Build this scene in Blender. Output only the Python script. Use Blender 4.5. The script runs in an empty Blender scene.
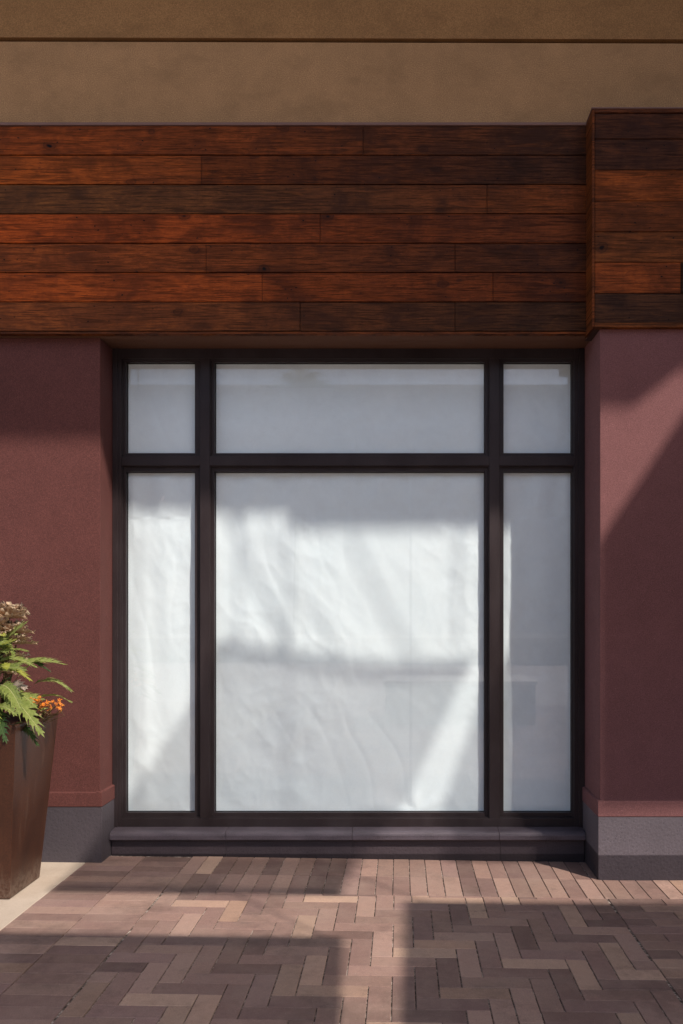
import bpy, bmesh, math, random
from mathutils import Vector, Matrix, noise
R = math.radians
random.seed(7)
S = bpy.context.scene
COL = S.collection

# ------------------------------------------------------------------ camera, sky, sun, exposure
cam_d = bpy.data.cameras.new('camera'); cam = bpy.data.objects.new('camera', cam_d); COL.objects.link(cam)
cam.location = (0, 0, 1.5); cam.rotation_euler = (R(90), 0, 0)
cam_d.lens = 28.65; cam_d.sensor_width = 36; cam_d.shift_x = -58.5/1024; cam_d.shift_y = 101/1024
cam_d.clip_start = 0.05; cam_d.clip_end = 2000
S.camera = cam

SA, SS = 0.97, 1.40                                   # the sunlight's sideways run and drop per metre of depth
sun_from = Vector((SA, -1, SS)).normalized()
W = bpy.data.worlds.new('World'); S.world = W; W.use_nodes = True
nt = W.node_tree; bg = nt.nodes['Background']
sky = nt.nodes.new('ShaderNodeTexSky'); sky.sky_type = 'NISHITA'; sky.sun_disc = False
sky.sun_elevation = math.asin(sun_from.z); sky.sun_rotation = math.atan2(sun_from.x, sun_from.y)
nt.links.new(sky.outputs[0], bg.inputs[0]); bg.inputs[1].default_value = 0.15
sd = bpy.data.lights.new('sun', 'SUN'); sd.energy = 3.3; sd.angle = R(0.65); sd.color = (1, 0.97, 0.93)
so = bpy.data.objects.new('sun', sd); COL.objects.link(so)
so.rotation_euler = (-sun_from).to_track_quat('-Z', 'Y').to_euler(); so.location = (6, -8, 12)
S.view_settings.view_transform = 'Standard'; S.view_settings.look = 'None'
S.view_settings.exposure = 0.58; S.view_settings.gamma = 1; S.view_settings.use_white_balance = True; S.view_settings.white_balance_temperature = 7300; S.view_settings.white_balance_tint = 18; S.view_settings.use_curve_mapping = False
S.render.engine = 'CYCLES'
S.cycles.max_bounces = 8; S.cycles.diffuse_bounces = 5; S.cycles.transparent_max_bounces = 12
S.cycles.use_denoising = True

# ------------------------------------------------------------------ helpers
def F(px, d): return (px-400)*d/815.0                 # photo column at depth d -> metres
def H(py, d): return 1.5+(613-py)*d/815.0             # photo row at depth d -> height

class MB:
    def __init__(s): s.v = []; s.f = []; s.c = []; s.m = []
    def face(s, pts, col=None, mi=0):
        b = len(s.v); s.v += [tuple(p) for p in pts]; s.f.append(tuple(range(b, b+len(pts)))); s.c.append(col); s.m.append(mi)
    def mesh(s, verts, faces, col=None):
        b = len(s.v); s.v += [tuple(p) for p in verts]
        for f in faces: s.f.append(tuple(b+i for i in f)); s.c.append(col); s.m.append(0)
    def box(s, x0, x1, y0, y1, z0, z1, col=None):
        v = [(x, y, z) for z in (z0, z1) for y in (y0, y1) for x in (x0, x1)]
        s.mesh(v, [(0,2,3,1),(4,5,7,6),(0,1,5,4),(2,6,7,3),(0,4,6,2),(1,3,7,5)], col)
    def extrude(s, poly, y0, y1, col=None):           # polygon in x-z, given thickness in y
        n = len(poly)
        v = [(p[0], y0, p[1]) for p in poly]+[(p[0], y1, p[1]) for p in poly]
        s.mesh(v, [tuple(range(n)), tuple(range(2*n-1, n-1, -1))]+[(i, i+n, (i+1) % n+n, (i+1) % n) for i in range(n)], col)
    def profile(s, prof, x0, x1, col=None):           # profile in y-z, run along x
        n = len(prof)
        v = [(x0, p[0], p[1]) for p in prof]+[(x1, p[0], p[1]) for p in prof]
        s.mesh(v, [tuple(range(n)), tuple(range(2*n-1, n-1, -1))]+[(i, i+n, (i+1) % n+n, (i+1) % n) for i in range(n)], col)
    def tube(s, pts, r0, r1, n=6):
        rings = []
        for i, p in enumerate(pts):
            a = Vector(pts[max(i-1, 0)]); b = Vector(pts[min(i+1, len(pts)-1)]); t = (b-a).normalized()
            u = t.cross(Vector((0.3, 0.2, 1))).normalized(); w = t.cross(u)
            r = r0+(r1-r0)*i/(len(pts)-1)
            rings.append([Vector(p)+(u*math.cos(2*math.pi*k/n)+w*math.sin(2*math.pi*k/n))*r for k in range(n)])
        v = [q for ring in rings for q in ring]; f = []
        for i in range(len(pts)-1):
            for k in range(n): f.append((i*n+k, i*n+(k+1) % n, (i+1)*n+(k+1) % n, (i+1)*n+k))
        f.append(tuple(range(n-1, -1, -1))); f.append(tuple(range((len(pts)-1)*n, len(pts)*n)))
        s.mesh(v, f)
    def build(s, name, mats, parent=None, smooth=False, bevel=0, fix=True, weld=False):
        me = bpy.data.meshes.new(name); me.from_pydata(s.v, [], s.f)
        if any(c is not None for c in s.c):
            ca = me.color_attributes.new('tint', 'FLOAT_COLOR', 'CORNER')
            k = 0
            for fi, f in enumerate(s.f):
                c = s.c[fi] or (0.5, 0.5, 0.5)
                for vi in f:
                    q = c(s.v[vi]) if callable(c) else c
                    ca.data[k].color = (q[0], q[1], q[2], 1); k += 1
        if not isinstance(mats, (list, tuple)): mats = [mats]
        for m in mats: me.materials.append(m)
        for i, m in enumerate(s.m): me.polygons[i].material_index = m
        if fix or weld:
            bm = bmesh.new(); bm.from_mesh(me)
            if weld: bmesh.ops.remove_doubles(bm, verts=bm.verts, dist=1e-5)
            if fix: bmesh.ops.recalc_face_normals(bm, faces=bm.faces)
            bm.to_mesh(me); bm.free()
        if smooth:
            for p in me.polygons: p.use_smooth = True
        o = bpy.data.objects.new(name, me); COL.objects.link(o)
        if parent: o.parent = parent
        if bevel:
            b = o.modifiers.new('bevel', 'BEVEL'); b.width = bevel; b.segments = 2; b.limit_method = 'ANGLE'
        return o

def tag(o, label, cat, group=None):
    o['label'] = label; o['category'] = cat; o['kind'] = 'thing'
    if group: o['group'] = group
    return o
def thing(name, label, cat, loc, group=None):
    o = bpy.data.objects.new(name, None); o.empty_display_size = .1; COL.objects.link(o)
    o.location = loc
    return tag(o, label, cat, group)
def settle(root):                                     # parts were built in world space: keep them there
    bpy.context.view_layer.update()
    inv = Matrix.Translation(root.location).inverted()
    for c in root.children:
        if c.type == 'MESH' and not c.get('_s'):
            c.data.transform(inv); c['_s'] = 1
            for g in c.children:
                g.data.transform(inv)
    for c in root.children: 
        if '_s' in c: del c['_s']

# ------------------------------------------------------------------ materials
class Mat:
    def __init__(s, name, rough=.8, spec=.3):
        s.m = bpy.data.materials.new(name); s.m.use_nodes = True
        s.t = s.m.node_tree; s.n = s.t.nodes; s.b = s.n['Principled BSDF']
        s.b.inputs['Roughness'].default_value = rough
        s.b.inputs['Specular IOR Level'].default_value = spec
        s.co = s.n.new('ShaderNodeTexCoord'); s.geo = s.n.new('ShaderNodeNewGeometry')
        s.pos = s.geo.outputs['Position']
    def link(s, a, b): s.t.links.new(a, b)
    def mapping(s, scale, loc=(0, 0, 0)):
        m = s.n.new('ShaderNodeMapping'); m.inputs['Scale'].default_value = scale; m.inputs['Location'].default_value = loc
        s.link(s.pos, m.inputs[0]); return m.outputs[0]
    def noise(s, scale, detail=4, rough=.6, vec=None, dist=0):
        n = s.n.new('ShaderNodeTexNoise'); n.inputs['Scale'].default_value = scale; n.inputs['Detail'].default_value = detail
        n.inputs['Roughness'].default_value = rough; n.inputs['Distortion'].default_value = dist
        s.link(vec or s.pos, n.inputs['Vector']); return n.outputs[0]
    def voro(s, scale, vec=None, feature='F1'):
        n = s.n.new('ShaderNodeTexVoronoi'); n.inputs['Scale'].default_value = scale; n.feature = feature
        s.link(vec or s.pos, n.inputs['Vector']); return n.outputs[0]
    def ramp(s, src, stops):
        r = s.n.new('ShaderNodeValToRGB'); e = r.color_ramp.elements
        while len(e) < len(stops): e.new(.5)
        for i, (p, c) in enumerate(stops):
            e[i].position = p; e[i].color = (*c, 1) if isinstance(c, (tuple, list)) else (c, c, c, 1)
        s.link(src, r.inputs[0]); return r.outputs[0]
    def mix(s, fac, a, b, mode='MIX'):
        m = s.n.new('ShaderNodeMix'); m.data_type = 'RGBA'; m.blend_type = mode
        for v, i in ((fac, 0), (a, 6), (b, 7)):
            if isinstance(v, (int, float)): m.inputs[i].default_value = v
            elif isinstance(v, (tuple, list)): m.inputs[i].default_value = (*v, 1)
            else: s.link(v, m.inputs[i])
        return m.outputs[2]
    def math(s, op, a, b=0.0, c=None):
        m = s.n.new('ShaderNodeMath'); m.operation = op
        for i, v in enumerate((a, b) if c is None else (a, b, c)):
            if isinstance(v, (int, float)): m.inputs[i].default_value = v
            else: s.link(v, m.inputs[i])
        return m.outputs[0]
    def sep(s, vec=None):
        m = s.n.new('ShaderNodeSeparateXYZ'); s.link(vec or s.pos, m.inputs[0]); return m.outputs
    def attr(s, name='tint'):
        a = s.n.new('ShaderNodeAttribute'); a.attribute_name = name; return a.outputs['Color']
    def color(s, c):
        if isinstance(c, (tuple, list)): s.b.inputs['Base Color'].default_value = (*c, 1)
        else: s.link(c, s.b.inputs['Base Color'])
    def bump(s, h, strength=.3, dist=.002, prev=None):
        b = s.n.new('ShaderNodeBump'); b.inputs['Strength'].default_value = strength; b.inputs['Distance'].default_value = dist
        s.link(h, b.inputs['Height'])
        if prev: s.link(prev, b.inputs['Normal'])
        s.link(b.outputs[0], s.b.inputs['Normal']); return b.outputs[0]

def stucco(name, col, var=.12, grain=420, bump=.35, stains=False, rough=.85):
    m = Mat(name, rough, .25)
    a = m.noise(1.3, 5, .6); b = m.noise(9, 4, .65); g = m.noise(grain, 2, .7)
    lo = tuple(c*(1-var) for c in col); hi = tuple(c*(1+var) for c in col)
    c = m.mix(m.ramp(a, [(.3, 0.), (.7, 1.)]), lo, hi)
    c = m.mix(.30, c, m.mix(m.ramp(b, [(.35, 0.), (.65, 1.)]), lo, hi))
    c = m.mix(m.ramp(g, [(.35, .0), (.7, 1.)]), m.mix(1, c, (.70, .70, .70), 'MULTIPLY'), m.mix(1, c, (1.25, 1.24, 1.23), 'MULTIPLY'))
    # a few bright grains of sand
    sp = m.voro(38); c = m.mix(m.ramp(sp, [(.045, 1.), (.075, 0.)]), c, tuple(min(1, k*1.9+.02) for k in col))
    if stains:
        v = m.mapping((9, 9, .5)); st = m.noise(1.0, 6, .7, v)
        c = m.mix(m.math('MULTIPLY', m.ramp(st, [(.45, 0.), (.8, 1.)]), .15), c, tuple(k*.6 for k in col))
        bl = m.noise(3.2, 7, .75, m.mapping((1, 1, 1.6), (3, 0, 2)))
        c = m.mix(m.math('MULTIPLY', m.ramp(bl, [(.50, 0.), (.66, 1.)]), .45), c, tuple(k*.62 for k in col))
    m.color(c)
    n1 = m.bump(g, bump, .0015)
    m.bump(b, .25, .004, n1)
    return m.m

M = {}
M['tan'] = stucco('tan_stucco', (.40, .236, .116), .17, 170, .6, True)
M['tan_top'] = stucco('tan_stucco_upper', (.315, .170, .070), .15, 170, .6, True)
M['maroon'] = stucco('maroon_stucco', (.110, .039, .034), .16, 190, .6)
M['plum'] = stucco('plum_stucco', (.198, .088, .087), .12, 190, .6)
M['canopy'] = stucco('canopy_render', (.62, .57, .52), .1)

def granite(name, col, tide=None):
    m = Mat(name, .6, .35)
    g = m.noise(170, 3, .8); v = m.voro(60); b = m.noise(5, 4, .6)
    c = m.mix(m.ramp(g, [(.3, 0.), (.72, 1.)]), tuple(k*.75 for k in col), tuple(k*1.28 for k in col))
    c = m.mix(m.ramp(b, [(.3, 0.), (.7, .5)]), c, tuple(k*.7 for k in col))
    c = m.mix(m.ramp(v, [(.10, .8), (.16, 0.)]), c, tuple(k*.18 for k in col))
    if tide is not None:                              # damp tide mark along the foot
        z = m.sep()[2]
        f = m.ramp(m.math('SUBTRACT', z, tide-.5), [(.4985, 1.), (.5015, 0.)])
        c = m.mix(f, c, m.mix(1, c, (.36, .34, .36), 'MULTIPLY'))
    m.color(c); m.bump(v, .4, .003); return m.m
M['plinth'] = granite('dark_granite', (.066, .057, .066))
M['plinth_r'] = granite('grey_granite', (.125, .108, .122), .112)
M['plinth_base'] = granite('dark_precast', (.055, .043, .050), .019)

def sillmat():
    m = Mat('plum_precast', .5, .4)
    g = m.noise(200, 3, .75); b = m.noise(4, 5, .6, m.mapping((1, 1, 6)))
    c = m.mix(m.ramp(g, [(.3, 0.), (.7, 1.)]), (.030, .024, .030), (.092, .078, .094))
    c = m.mix(m.ramp(b, [(.35, 0.), (.7, .6)]), c, (.13, .11, .13)); m.color(c); m.bump(g, .3, .001); return m.m
M['sill'] = sillmat()

def framemat():
    m = Mat('dark_bronze_paint', .42, .22)
    b = m.noise(6, 5, .6, m.mapping((1, 1, .3))); d = m.noise(160, 3, .7)
    c = m.mix(m.ramp(b, [(.3, 0.), (.75, 1.)]), (.022, .016, .017), (.042, .033, .035))
    c = m.mix(m.ramp(d, [(.62, 0.), (.78, .6)]), c, (.12, .10, .095)); m.color(c)
    m.link(m.ramp(b, [(.3, .32), (.7, .48)]), m.b.inputs['Roughness']); return m.m
M['frame'] = framemat()
mm = Mat('black_gasket', .6, .3); mm.color((.012, .011, .012)); M['gasket'] = mm.m
mm = Mat('black_gap', .9, .1); mm.color(mm.mix(mm.noise(30), (.008, .007, .007), (.02, .016, .014))); M['gap'] = mm.m
mm = Mat('painted_flashing', .7, .15); mm.color(mm.mix(mm.noise(8), (.17, .10, .085), (.24, .15, .13))); M['flash'] = mm.m

def wood(name='stained_planks'):
    m = Mat(name, .6, .12)
    t = m.mix(1, m.attr('tint'), (1.15, .88, .47), 'MULTIPLY')                                # rgb = colour of the plank, alpha unused
    zz = m.sep()[2]                                   # every plank row is cut from another part of the grain
    row = m.math('FLOOR', m.math('DIVIDE', m.math('SUBTRACT', zz, 3.143), .175))
    cx = m.n.new('ShaderNodeCombineXYZ'); m.link(m.math('MULTIPLY', row, 5.37), cx.inputs[0]); m.link(m.math('MULTIPLY', row, 3.1), cx.inputs[1])
    add = m.n.new('ShaderNodeVectorMath'); add.operation = 'ADD'; m.link(m.pos, add.inputs[0]); m.link(cx.outputs[0], add.inputs[1])
    mp = m.n.new('ShaderNodeMapping'); mp.inputs['Scale'].default_value = (1.6, 1, 15); m.link(add.outputs[0], mp.inputs[0])
    mp2 = m.n.new('ShaderNodeMapping'); mp2.inputs['Scale'].default_value = (3.6, 1, 95); m.link(add.outputs[0], mp2.inputs[0])
    mp3 = m.n.new('ShaderNodeMapping'); mp3.inputs['Scale'].default_value = (3.0, 1, 4.5); m.link(add.outputs[0], mp3.inputs[0])
    fig = m.noise(1.2, 7, .66, mp.outputs[0], 1.8)    # flame figure
    fine = m.noise(1.6, 4, .7, mp2.outputs[0])
    blot = m.noise(1.1, 6, .65, mp3.outputs[0], .4)
    wv = m.n.new('ShaderNodeVectorMath'); wv.operation = 'MULTIPLY_ADD'     # knots, irregular in outline
    nz = m.n.new('ShaderNodeTexNoise'); nz.inputs['Scale'].default_value = 3.5; nz.inputs['Detail'].default_value = 3; m.link(mp3.outputs[0], nz.inputs['Vector'])
    wv.inputs[1].default_value = (.16, .0, .16); m.link(nz.outputs['Color'], wv.inputs[0]); m.link(mp3.outputs[0], wv.inputs[2])
    kn = m.voro(1.15, wv.outputs[0])
    # growth rings out of the figure
    ring = m.math('FRACT', m.math('MULTIPLY', fig, 9.0))
    ringr = m.ramp(ring, [(0., .0), (.55, .55), (.86, 1.), (1., .1)])
    c = m.mix(m.ramp(blot, [(.37, 0.), (.60, 1.)]), m.mix(1, t, (.36, .38, .52), 'MULTIPLY'), m.mix(1, t, (1.2, 1.12, 1.0), 'MULTIPLY'))
    c = m.mix(m.math('MULTIPLY', ringr, .62), c, m.mix(1, t, (.34, .34, .5), 'MULTIPLY'))
    c = m.mix(m.ramp(fine, [(.40, .9), (.54, 0.)]), c, m.mix(1, t, (.25, .26, .35), 'MULTIPLY'))
    hi = m.ramp(m.noise(1.6, 5, .6, mp.outputs[0], 2.), [(.56, 0.), (.70, .35)])
    c = m.mix(hi, c, m.mix(1, t, (1.8, 1.6, 1.3), 'MULTIPLY'))
    c = m.mix(m.ramp(kn, [(.06, .8), (.20, .0)]), c, m.mix(1, t, (.22, .22, .3), 'MULTIPLY'))
    c = m.mix(m.ramp(kn, [(.035, 1.), (.06, .0)]), c, (.006, .004, .004))
    c = m.mix(m.ramp(kn, [(.10, .0), (.12, .5), (.14, .0)]), c, (.02, .009, .006))
    sw = m.noise(1.0, 5, .7, m.mapping((16, 1, 1.2), (2, 0, 5)))              # saw and weather marks across the boards
    c = m.mix(m.ramp(sw, [(.54, 0.), (.74, .4)]), c, m.mix(1, t, (.35, .36, .45), 'MULTIPLY'))
    pit = m.voro(6, wv.outputs[0]); c = m.mix(m.math('MULTIPLY', m.ramp(pit, [(.07, 1.), (.13, 0.)]), m.ramp(blot, [(.46, 1.), (.52, 0.)])), c, (.008, .006, .005))
    m.color(c)
    n1 = m.bump(fine, .5, .002); m.bump(ring, .12, .002, n1)
    m.link(m.ramp(fine, [(.3, .72), (.7, .45)]), m.b.inputs['Roughness'])
    return m.m
M['wood'] = wood()

def paver():
    m = Mat('clay_pavers', .85, .15)
    t = m.attr('tint'); g = m.noise(260, 3, .75); b = m.noise(3.0, 6, .7); c2 = m.noise(28, 4, .7)
    c = m.mix(m.ramp(g, [(.3, 0.), (.7, 1.)]), m.mix(1, t, (.74, .74, .74), 'MULTIPLY'), m.mix(1, t, (1.24, 1.23, 1.22), 'MULTIPLY'))
    c = m.mix(m.ramp(c2, [(.3, .35), (.6, 0.)]), c, m.mix(1, t, (.65, .66, .70), 'MULTIPLY'))
    c = m.mix(m.ramp(b, [(.44, 0.), (.72, .4)]), c, (.32, .245, .20))
    d2 = m.noise(1.7, 7, .75, m.mapping((1, 1, 1), (7, 3, 0))); c = m.mix(m.ramp(d2, [(.52, 0.), (.66, .45)]), c, (.095, .066, .055))
    d3 = m.noise(9, 6, .8, m.mapping((1, 1, 1), (1, 8, 0))); c = m.mix(m.ramp(d3, [(.60, 0.), (.70, .35)]), c, (.06, .045, .04))
    sp = m.voro(60); c = m.mix(m.ramp(sp, [(.04, .8), (.07, 0.)]), c, (.5, .45, .4))
    m.color(c); m.bump(g, .35, .0015); return m.m
M['paver'] = paver()
def jointm():
    m = Mat('joint_sand', .95, .1); g = m.noise(26, 3, .8)
    m.color(m.ramp(g, [(.42, (.06, .048, .04)), (.50, (.16, .13, .11)), (.62, (.45, .40, .35))])); m.bump(g, .8, .004); return m.m
M['joint'] = jointm()
def conc():
    m = Mat('sandy_concrete', .85, .2); a = m.noise(3, 6, .7); g = m.noise(230, 3, .75)
    c = m.mix(m.ramp(a, [(.3, 0.), (.7, 1.)]), (.40, .335, .265), (.52, .45, .365))
    c = m.mix(m.ramp(g, [(.35, .4), (.6, 0.)]), c, (.30, .25, .20)); m.color(c); m.bump(g, .3, .0012); return m.m
M['concrete'] = conc()
def plaza():
    m = Mat('plaza_paving', .85, .2)
    b = m.n.new('ShaderNodeTexBrick'); b.inputs['Scale'].default_value = 3.3; b.inputs['Mortar Size'].default_value = .012
    b.inputs['Color1'].default_value = (.52, .45, .40, 1); b.inputs['Color2'].default_value = (.44, .38, .34, 1); b.inputs['Mortar'].default_value = (.12, .1, .09, 1)
    m.link(m.pos, b.inputs['Vector']); m.color(m.mix(m.ramp(m.noise(1.2), [(.3, 0.), (.7, .4)]), b.outputs[0], (.32, .26, .22))); return m.m
M['plaza'] = plaza()

def papermat():
    m = Mat('white_kraft_paper', .62, .3)
    a = m.noise(2.2, 5, .6); g = m.noise(14, 6, .7, None, .5)
    c = m.mix(m.ramp(a, [(.3, 0.), (.7, 1.)]), (.77, .87, .895), (.82, .91, .93)); m.color(c)
    m.bump(g, .10, .004)
    return m.m
M['paper'] = papermat()
def glassm():
    m = bpy.data.materials.new('window_glass'); m.use_nodes = True; t = m.node_tree; n = t.nodes
    n.remove(n['Principled BSDF']); out = n['Material Output']
    tr = n.new('ShaderNodeBsdfTransparent'); tr.inputs[0].default_value = (.95, .985, .99, 1)
    gl = n.new('ShaderNodeBsdfGlossy'); gl.inputs['Roughness'].default_value = .012; gl.inputs[0].default_value = (.95, .97, 1, 1)
    lw = n.new('ShaderNodeLayerWeight'); lw.inputs[0].default_value = .5
    pw = n.new('ShaderNodeMath'); pw.operation = 'POWER'; pw.inputs[1].default_value = 4.5; t.links.new(lw.outputs['Facing'], pw.inputs[0])
    fr = n.new('ShaderNodeMath'); fr.operation = 'MULTIPLY_ADD'; fr.inputs[1].default_value = .92; fr.inputs[2].default_value = .075; t.links.new(pw.outputs[0], fr.inputs[0])
    mx = n.new('ShaderNodeMixShader'); t.links.new(fr.outputs[0], mx.inputs[0]); t.links.new(tr.outputs[0], mx.inputs[1]); t.links.new(gl.outputs[0], mx.inputs[2])
    ge = n.new('ShaderNodeNewGeometry'); ns = n.new('ShaderNodeTexNoise'); ns.inputs['Scale'].default_value = 3.2; ns.inputs['Detail'].default_value = 8; ns.inputs['Roughness'].default_value = .75
    t.links.new(ge.outputs['Position'], ns.inputs['Vector'])
    mr = n.new('ShaderNodeMapRange'); mr.inputs[1].default_value = .35; mr.inputs[2].default_value = .75; mr.inputs[3].default_value = .02; mr.inputs[4].default_value = .11; t.links.new(ns.outputs[0], mr.inputs[0])
    df = n.new('ShaderNodeBsdfDiffuse'); df.inputs[0].default_value = (.8, .84, .86, 1)
    m2 = n.new('ShaderNodeMixShader'); t.links.new(mr.outputs[0], m2.inputs[0]); t.links.new(mx.outputs[0], m2.inputs[1]); t.links.new(df.outputs[0], m2.inputs[2])
    t.links.new(m2.outputs[0], out.inputs[0]); return m
M['glass'] = glassm()
def rust():
    m = Mat('bronze_steel', .45, .4)
    a = m.noise(4, 6, .65, m.mapping((1, 1, .35))); g = m.noise(120, 4, .8)
    c = m.mix(m.ramp(a, [(.3, 0.), (.7, 1.)]), (.045, .017, .010), (.105, .038, .019))
    c = m.mix(m.ramp(g, [(.35, .6), (.65, 0.)]), c, (.024, .011, .008))
    dr = m.noise(1.0, 7, .75, m.mapping((22, 22, 1.6))); c = m.mix(m.ramp(dr, [(.55, 0.), (.72, .4)]), c, (.17, .11, .08))
    z_ = m.sep()[2]; lo = m.ramp(z_, [(.0, 1.), (.16, 0.)]); c = m.mix(m.math('MULTIPLY', lo, m.ramp(m.noise(35, 6, .8), [(.42, 0.), (.6, .7)])), c, (.22, .17, .13)); m.color(c)
    m.b.inputs['Metallic'].default_value = .15; m.bump(g, .15, .001); return m.m
M['rust'] = rust()
mm = Mat('potting_soil', .95, .1); mm.color(mm.mix(mm.noise(60), (.02, .013, .01), (.06, .04, .03))); mm.bump(mm.noise(60), .8, .01); M['soil'] = mm.m
def leafm(name, a, b, vein=None, rough=.42, tl=.3):
    m = Mat(name, rough, .5)
    t = m.attr('tint'); g = m.noise(70, 4, .7)
    c = m.mix(m.ramp(g, [(.3, 0.), (.7, 1.)]), a, b)
    if vein: c = m.mix(m.sep(t)[0], c, vein)
    m.color(c); m.bump(g, .3, .002)
    tr = m.n.new('ShaderNodeBsdfTranslucent'); m.link(c, tr.inputs[0])
    mx = m.n.new('ShaderNodeMixShader'); mx.inputs[0].default_value = tl
    m.link(m.b.outputs[0], mx.inputs[1]); m.link(tr.outputs[0], mx.inputs[2]); m.link(mx.outputs[0], m.n['Material Output'].inputs[0])
    return m.m
M['leaf'] = leafm('green_leaf', (.13, .19, .035), (.30, .36, .11), (.56, .56, .28))
M['leaf_y'] = leafm('yellow_green_leaf', (.24, .29, .04), (.38, .40, .08), (.5, .5, .2))
M['leaf_d'] = leafm('dark_green_leaf', (.022, .055, .015), (.05, .10, .03), (.12, .18, .08))
M['leaf_b'] = leafm('bronze_leaf', (.26, .13, .075), (.50, .34, .21), (.62, .52, .36), .6, .15)
M['leaf_p'] = leafm('pale_leaf', (.42, .33, .26), (.60, .50, .42), None, .6, .2)
M['petal'] = leafm('orange_petal', (.70, .10, .012), (.90, .42, .05), None, .6, .3)
mm = Mat('plant_stem', .6, .3); mm.color(mm.mix(mm.noise(30), (.06, .07, .02), (.14, .07, .04))); M['stem'] = mm.m
mm = Mat('grey_paint_steel', .5, .4); mm.color(mm.mix(mm.noise(5), (.10, .10, .105), (.15, .15, .155))); M['steel'] = mm.m
mm = Mat('pale_canvas', .9, .1); mm.color(mm.mix(mm.noise(5), (.74, .74, .74), (.80, .80, .80))); M['canvas'] = mm.m
mm = Mat('white_cap_stone', .7, .3); mm.color(mm.mix(mm.noise(12), (.6, .56, .5), (.72, .68, .62))); M['stone'] = mm.m
mm = Mat('grey_render', .8, .3); mm.color(mm.mix(mm.noise(3), (.22, .21, .20), (.32, .30, .28))); M['greyr'] = mm.m
mm = Mat('bark', .9, .2); mm.color(mm.mix(mm.noise(20), (.08, .06, .045), (.2, .16, .12))); M['bark'] = mm.m

# ------------------------------------------------------------------ ground and paving
def hg(x):                                            # the pavement falls gently towards the right
    x = max(-2.6, min(1.25, x)); return .012-(x+1.75)*.0152
g = MB(); xs = [-300, -60, -8, -4, -2.6, 1.25, 6, 12, 60, 300]
for i in range(len(xs)-1):
    g.face([(xs[i], -400, hg(xs[i])-.0052), (xs[i+1], -400, hg(xs[i+1])-.0052), (xs[i+1], 300, hg(xs[i+1])-.0052), (xs[i], 300, hg(xs[i])-.0052)])
o = g.build('ground', M['joint']); o['kind'] = 'structure'
g = MB()
for x0, x1, y0, y1 in ((-300, 300, -400, -3.2), (-300, -6, -3.2, 4.8), (6, 300, -3.2, 4.6)):
    a, b = hg(x0), hg(x1)
    if x0 == -300 and x1 == 300:
        for u, v in ((-300, -2.6), (-2.6, 1.25), (1.25, 300)): g.face([(u, y0, hg(u)-.001), (v, y0, hg(v)-.001), (v, y1, hg(v)-.001), (u, y1, hg(u)-.001)])
    else: g.face([(x0, y0, a-.001), (x1, y0, b-.001), (x1, y1, b-.001), (x0, y1, a-.001)])
o = g.build('plaza', M['plaza']); o['kind'] = 'structure'
g = MB()
g.box(-2.9, -1.873, -3.2, 4.86, -.2, 0)
o = g.build('pavement_strip', M['concrete'], bevel=.003)
for v in o.data.vertices:
    if v.co.z > -.1: v.co.z = hg(v.co.x)
o['kind'] = 'structure'

rp = random.Random(21)
PAL = [tuple(q*1.1 for q in c) for c in [(.175, .120, .108)]]+[(.175, .118, .103), (.205, .140, .120), (.235, .165, .140), (.190, .130, .113), (.255, .180, .150), (.150, .103, .093), (.225, .155, .130)]
TANS = [(.29, .205, .160), (.31, .225, .175), (.275, .19, .145)]
def pcol(p_tan=.17):
    c = rp.choice(TANS) if rp.random() < p_tan else rp.choice(PAL)
    k = rp.choice((rp.uniform(.88, 1.0), rp.uniform(1.05, 1.25), rp.uniform(1.1, 1.32))); return (c[0]*k*1.13, c[1]*k*1.08, c[2]*k*1.05)
PV = MB()
def paver_at(x0, x1, y0, y1, col=None, gap=.0014):
    if x1-x0 < .02 or y1-y0 < .02: return
    x0 += gap*1.6; x1 -= gap*1.6; y0 += gap*.8; y1 -= gap*.8; c = .0018
    dz = rp.uniform(-.0009, .0009); tx, ty = rp.uniform(-.0006, .0006), rp.uniform(-.0006, .0006)
    def z(x, y, d): return hg(x)+dz+d+(tx if x > (x0+x1)/2 else -tx)+(ty if y > (y0+y1)/2 else -ty)
    q = [(x0, y0), (x1, y0), (x1, y1), (x0, y1)]; qi = [(x0+c, y0+c), (x1-c, y0+c), (x1-c, y1-c), (x0+c, y1-c)]
    v = [(x, y, z(x, y, -.03)) for x, y in q]+[(x, y, z(x, y, -c)) for x, y in q]+[(x, y, z(x, y, 0)) for x, y in qi]
    f = [(8, 9, 10, 11)]
    for i in range(4):
        j = (i+1) % 4; f += [(i, j, 4+j, 4+i), (4+i, 4+j, 8+j, 8+i)]
    PV.mesh(v, f, col or pcol())
BW, BL = .0950, .2850
XL, XR, YH, YB = -1.275, 1.115, 4.372, -3.2
def clip(x0, x1, y0, y1, X0, X1, Y0, Y1):
    a, b, c, d = max(x0, X0), min(x1, X1), max(y0, Y0), min(y1, Y1)
    if b-a > .02 and d-c > .02: paver_at(a, b, c, d)
ox, oy = .442, 3.495                                  # herringbone field
for k in range(-90, 40):
    for m_ in range(-20, 21):
        bx = ox+(k+3*m_)*BW; by = oy+(k-3*m_)*BW
        if bx < XL-1 or bx > XR+1 or by < YB-1 or by > YH+1: continue
        clip(bx, bx+3*BW, by, by+BW, XL, XR, YB, YH)
        clip(bx+3*BW, bx+4*BW, by-2*BW, by+BW, XL, XR, YB, YH)
x = XL                                                # two soldier rows along the window
while x < 1.14:
    c1 = pcol(.03); paver_at(x, min(x+BW, 1.16), YH, 4.68, c1); paver_at(x, min(x+BW, 1.16), 4.68, 5.01, pcol(.03)); x += BW
x = 1.16
while x < 6: paver_at(x, x+BW, YH, 4.68, tuple(q*1.12 for q in pcol(.05))); x += BW
y = YH                                                # running courses beyond the straight joint on the right
r = 0
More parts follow.
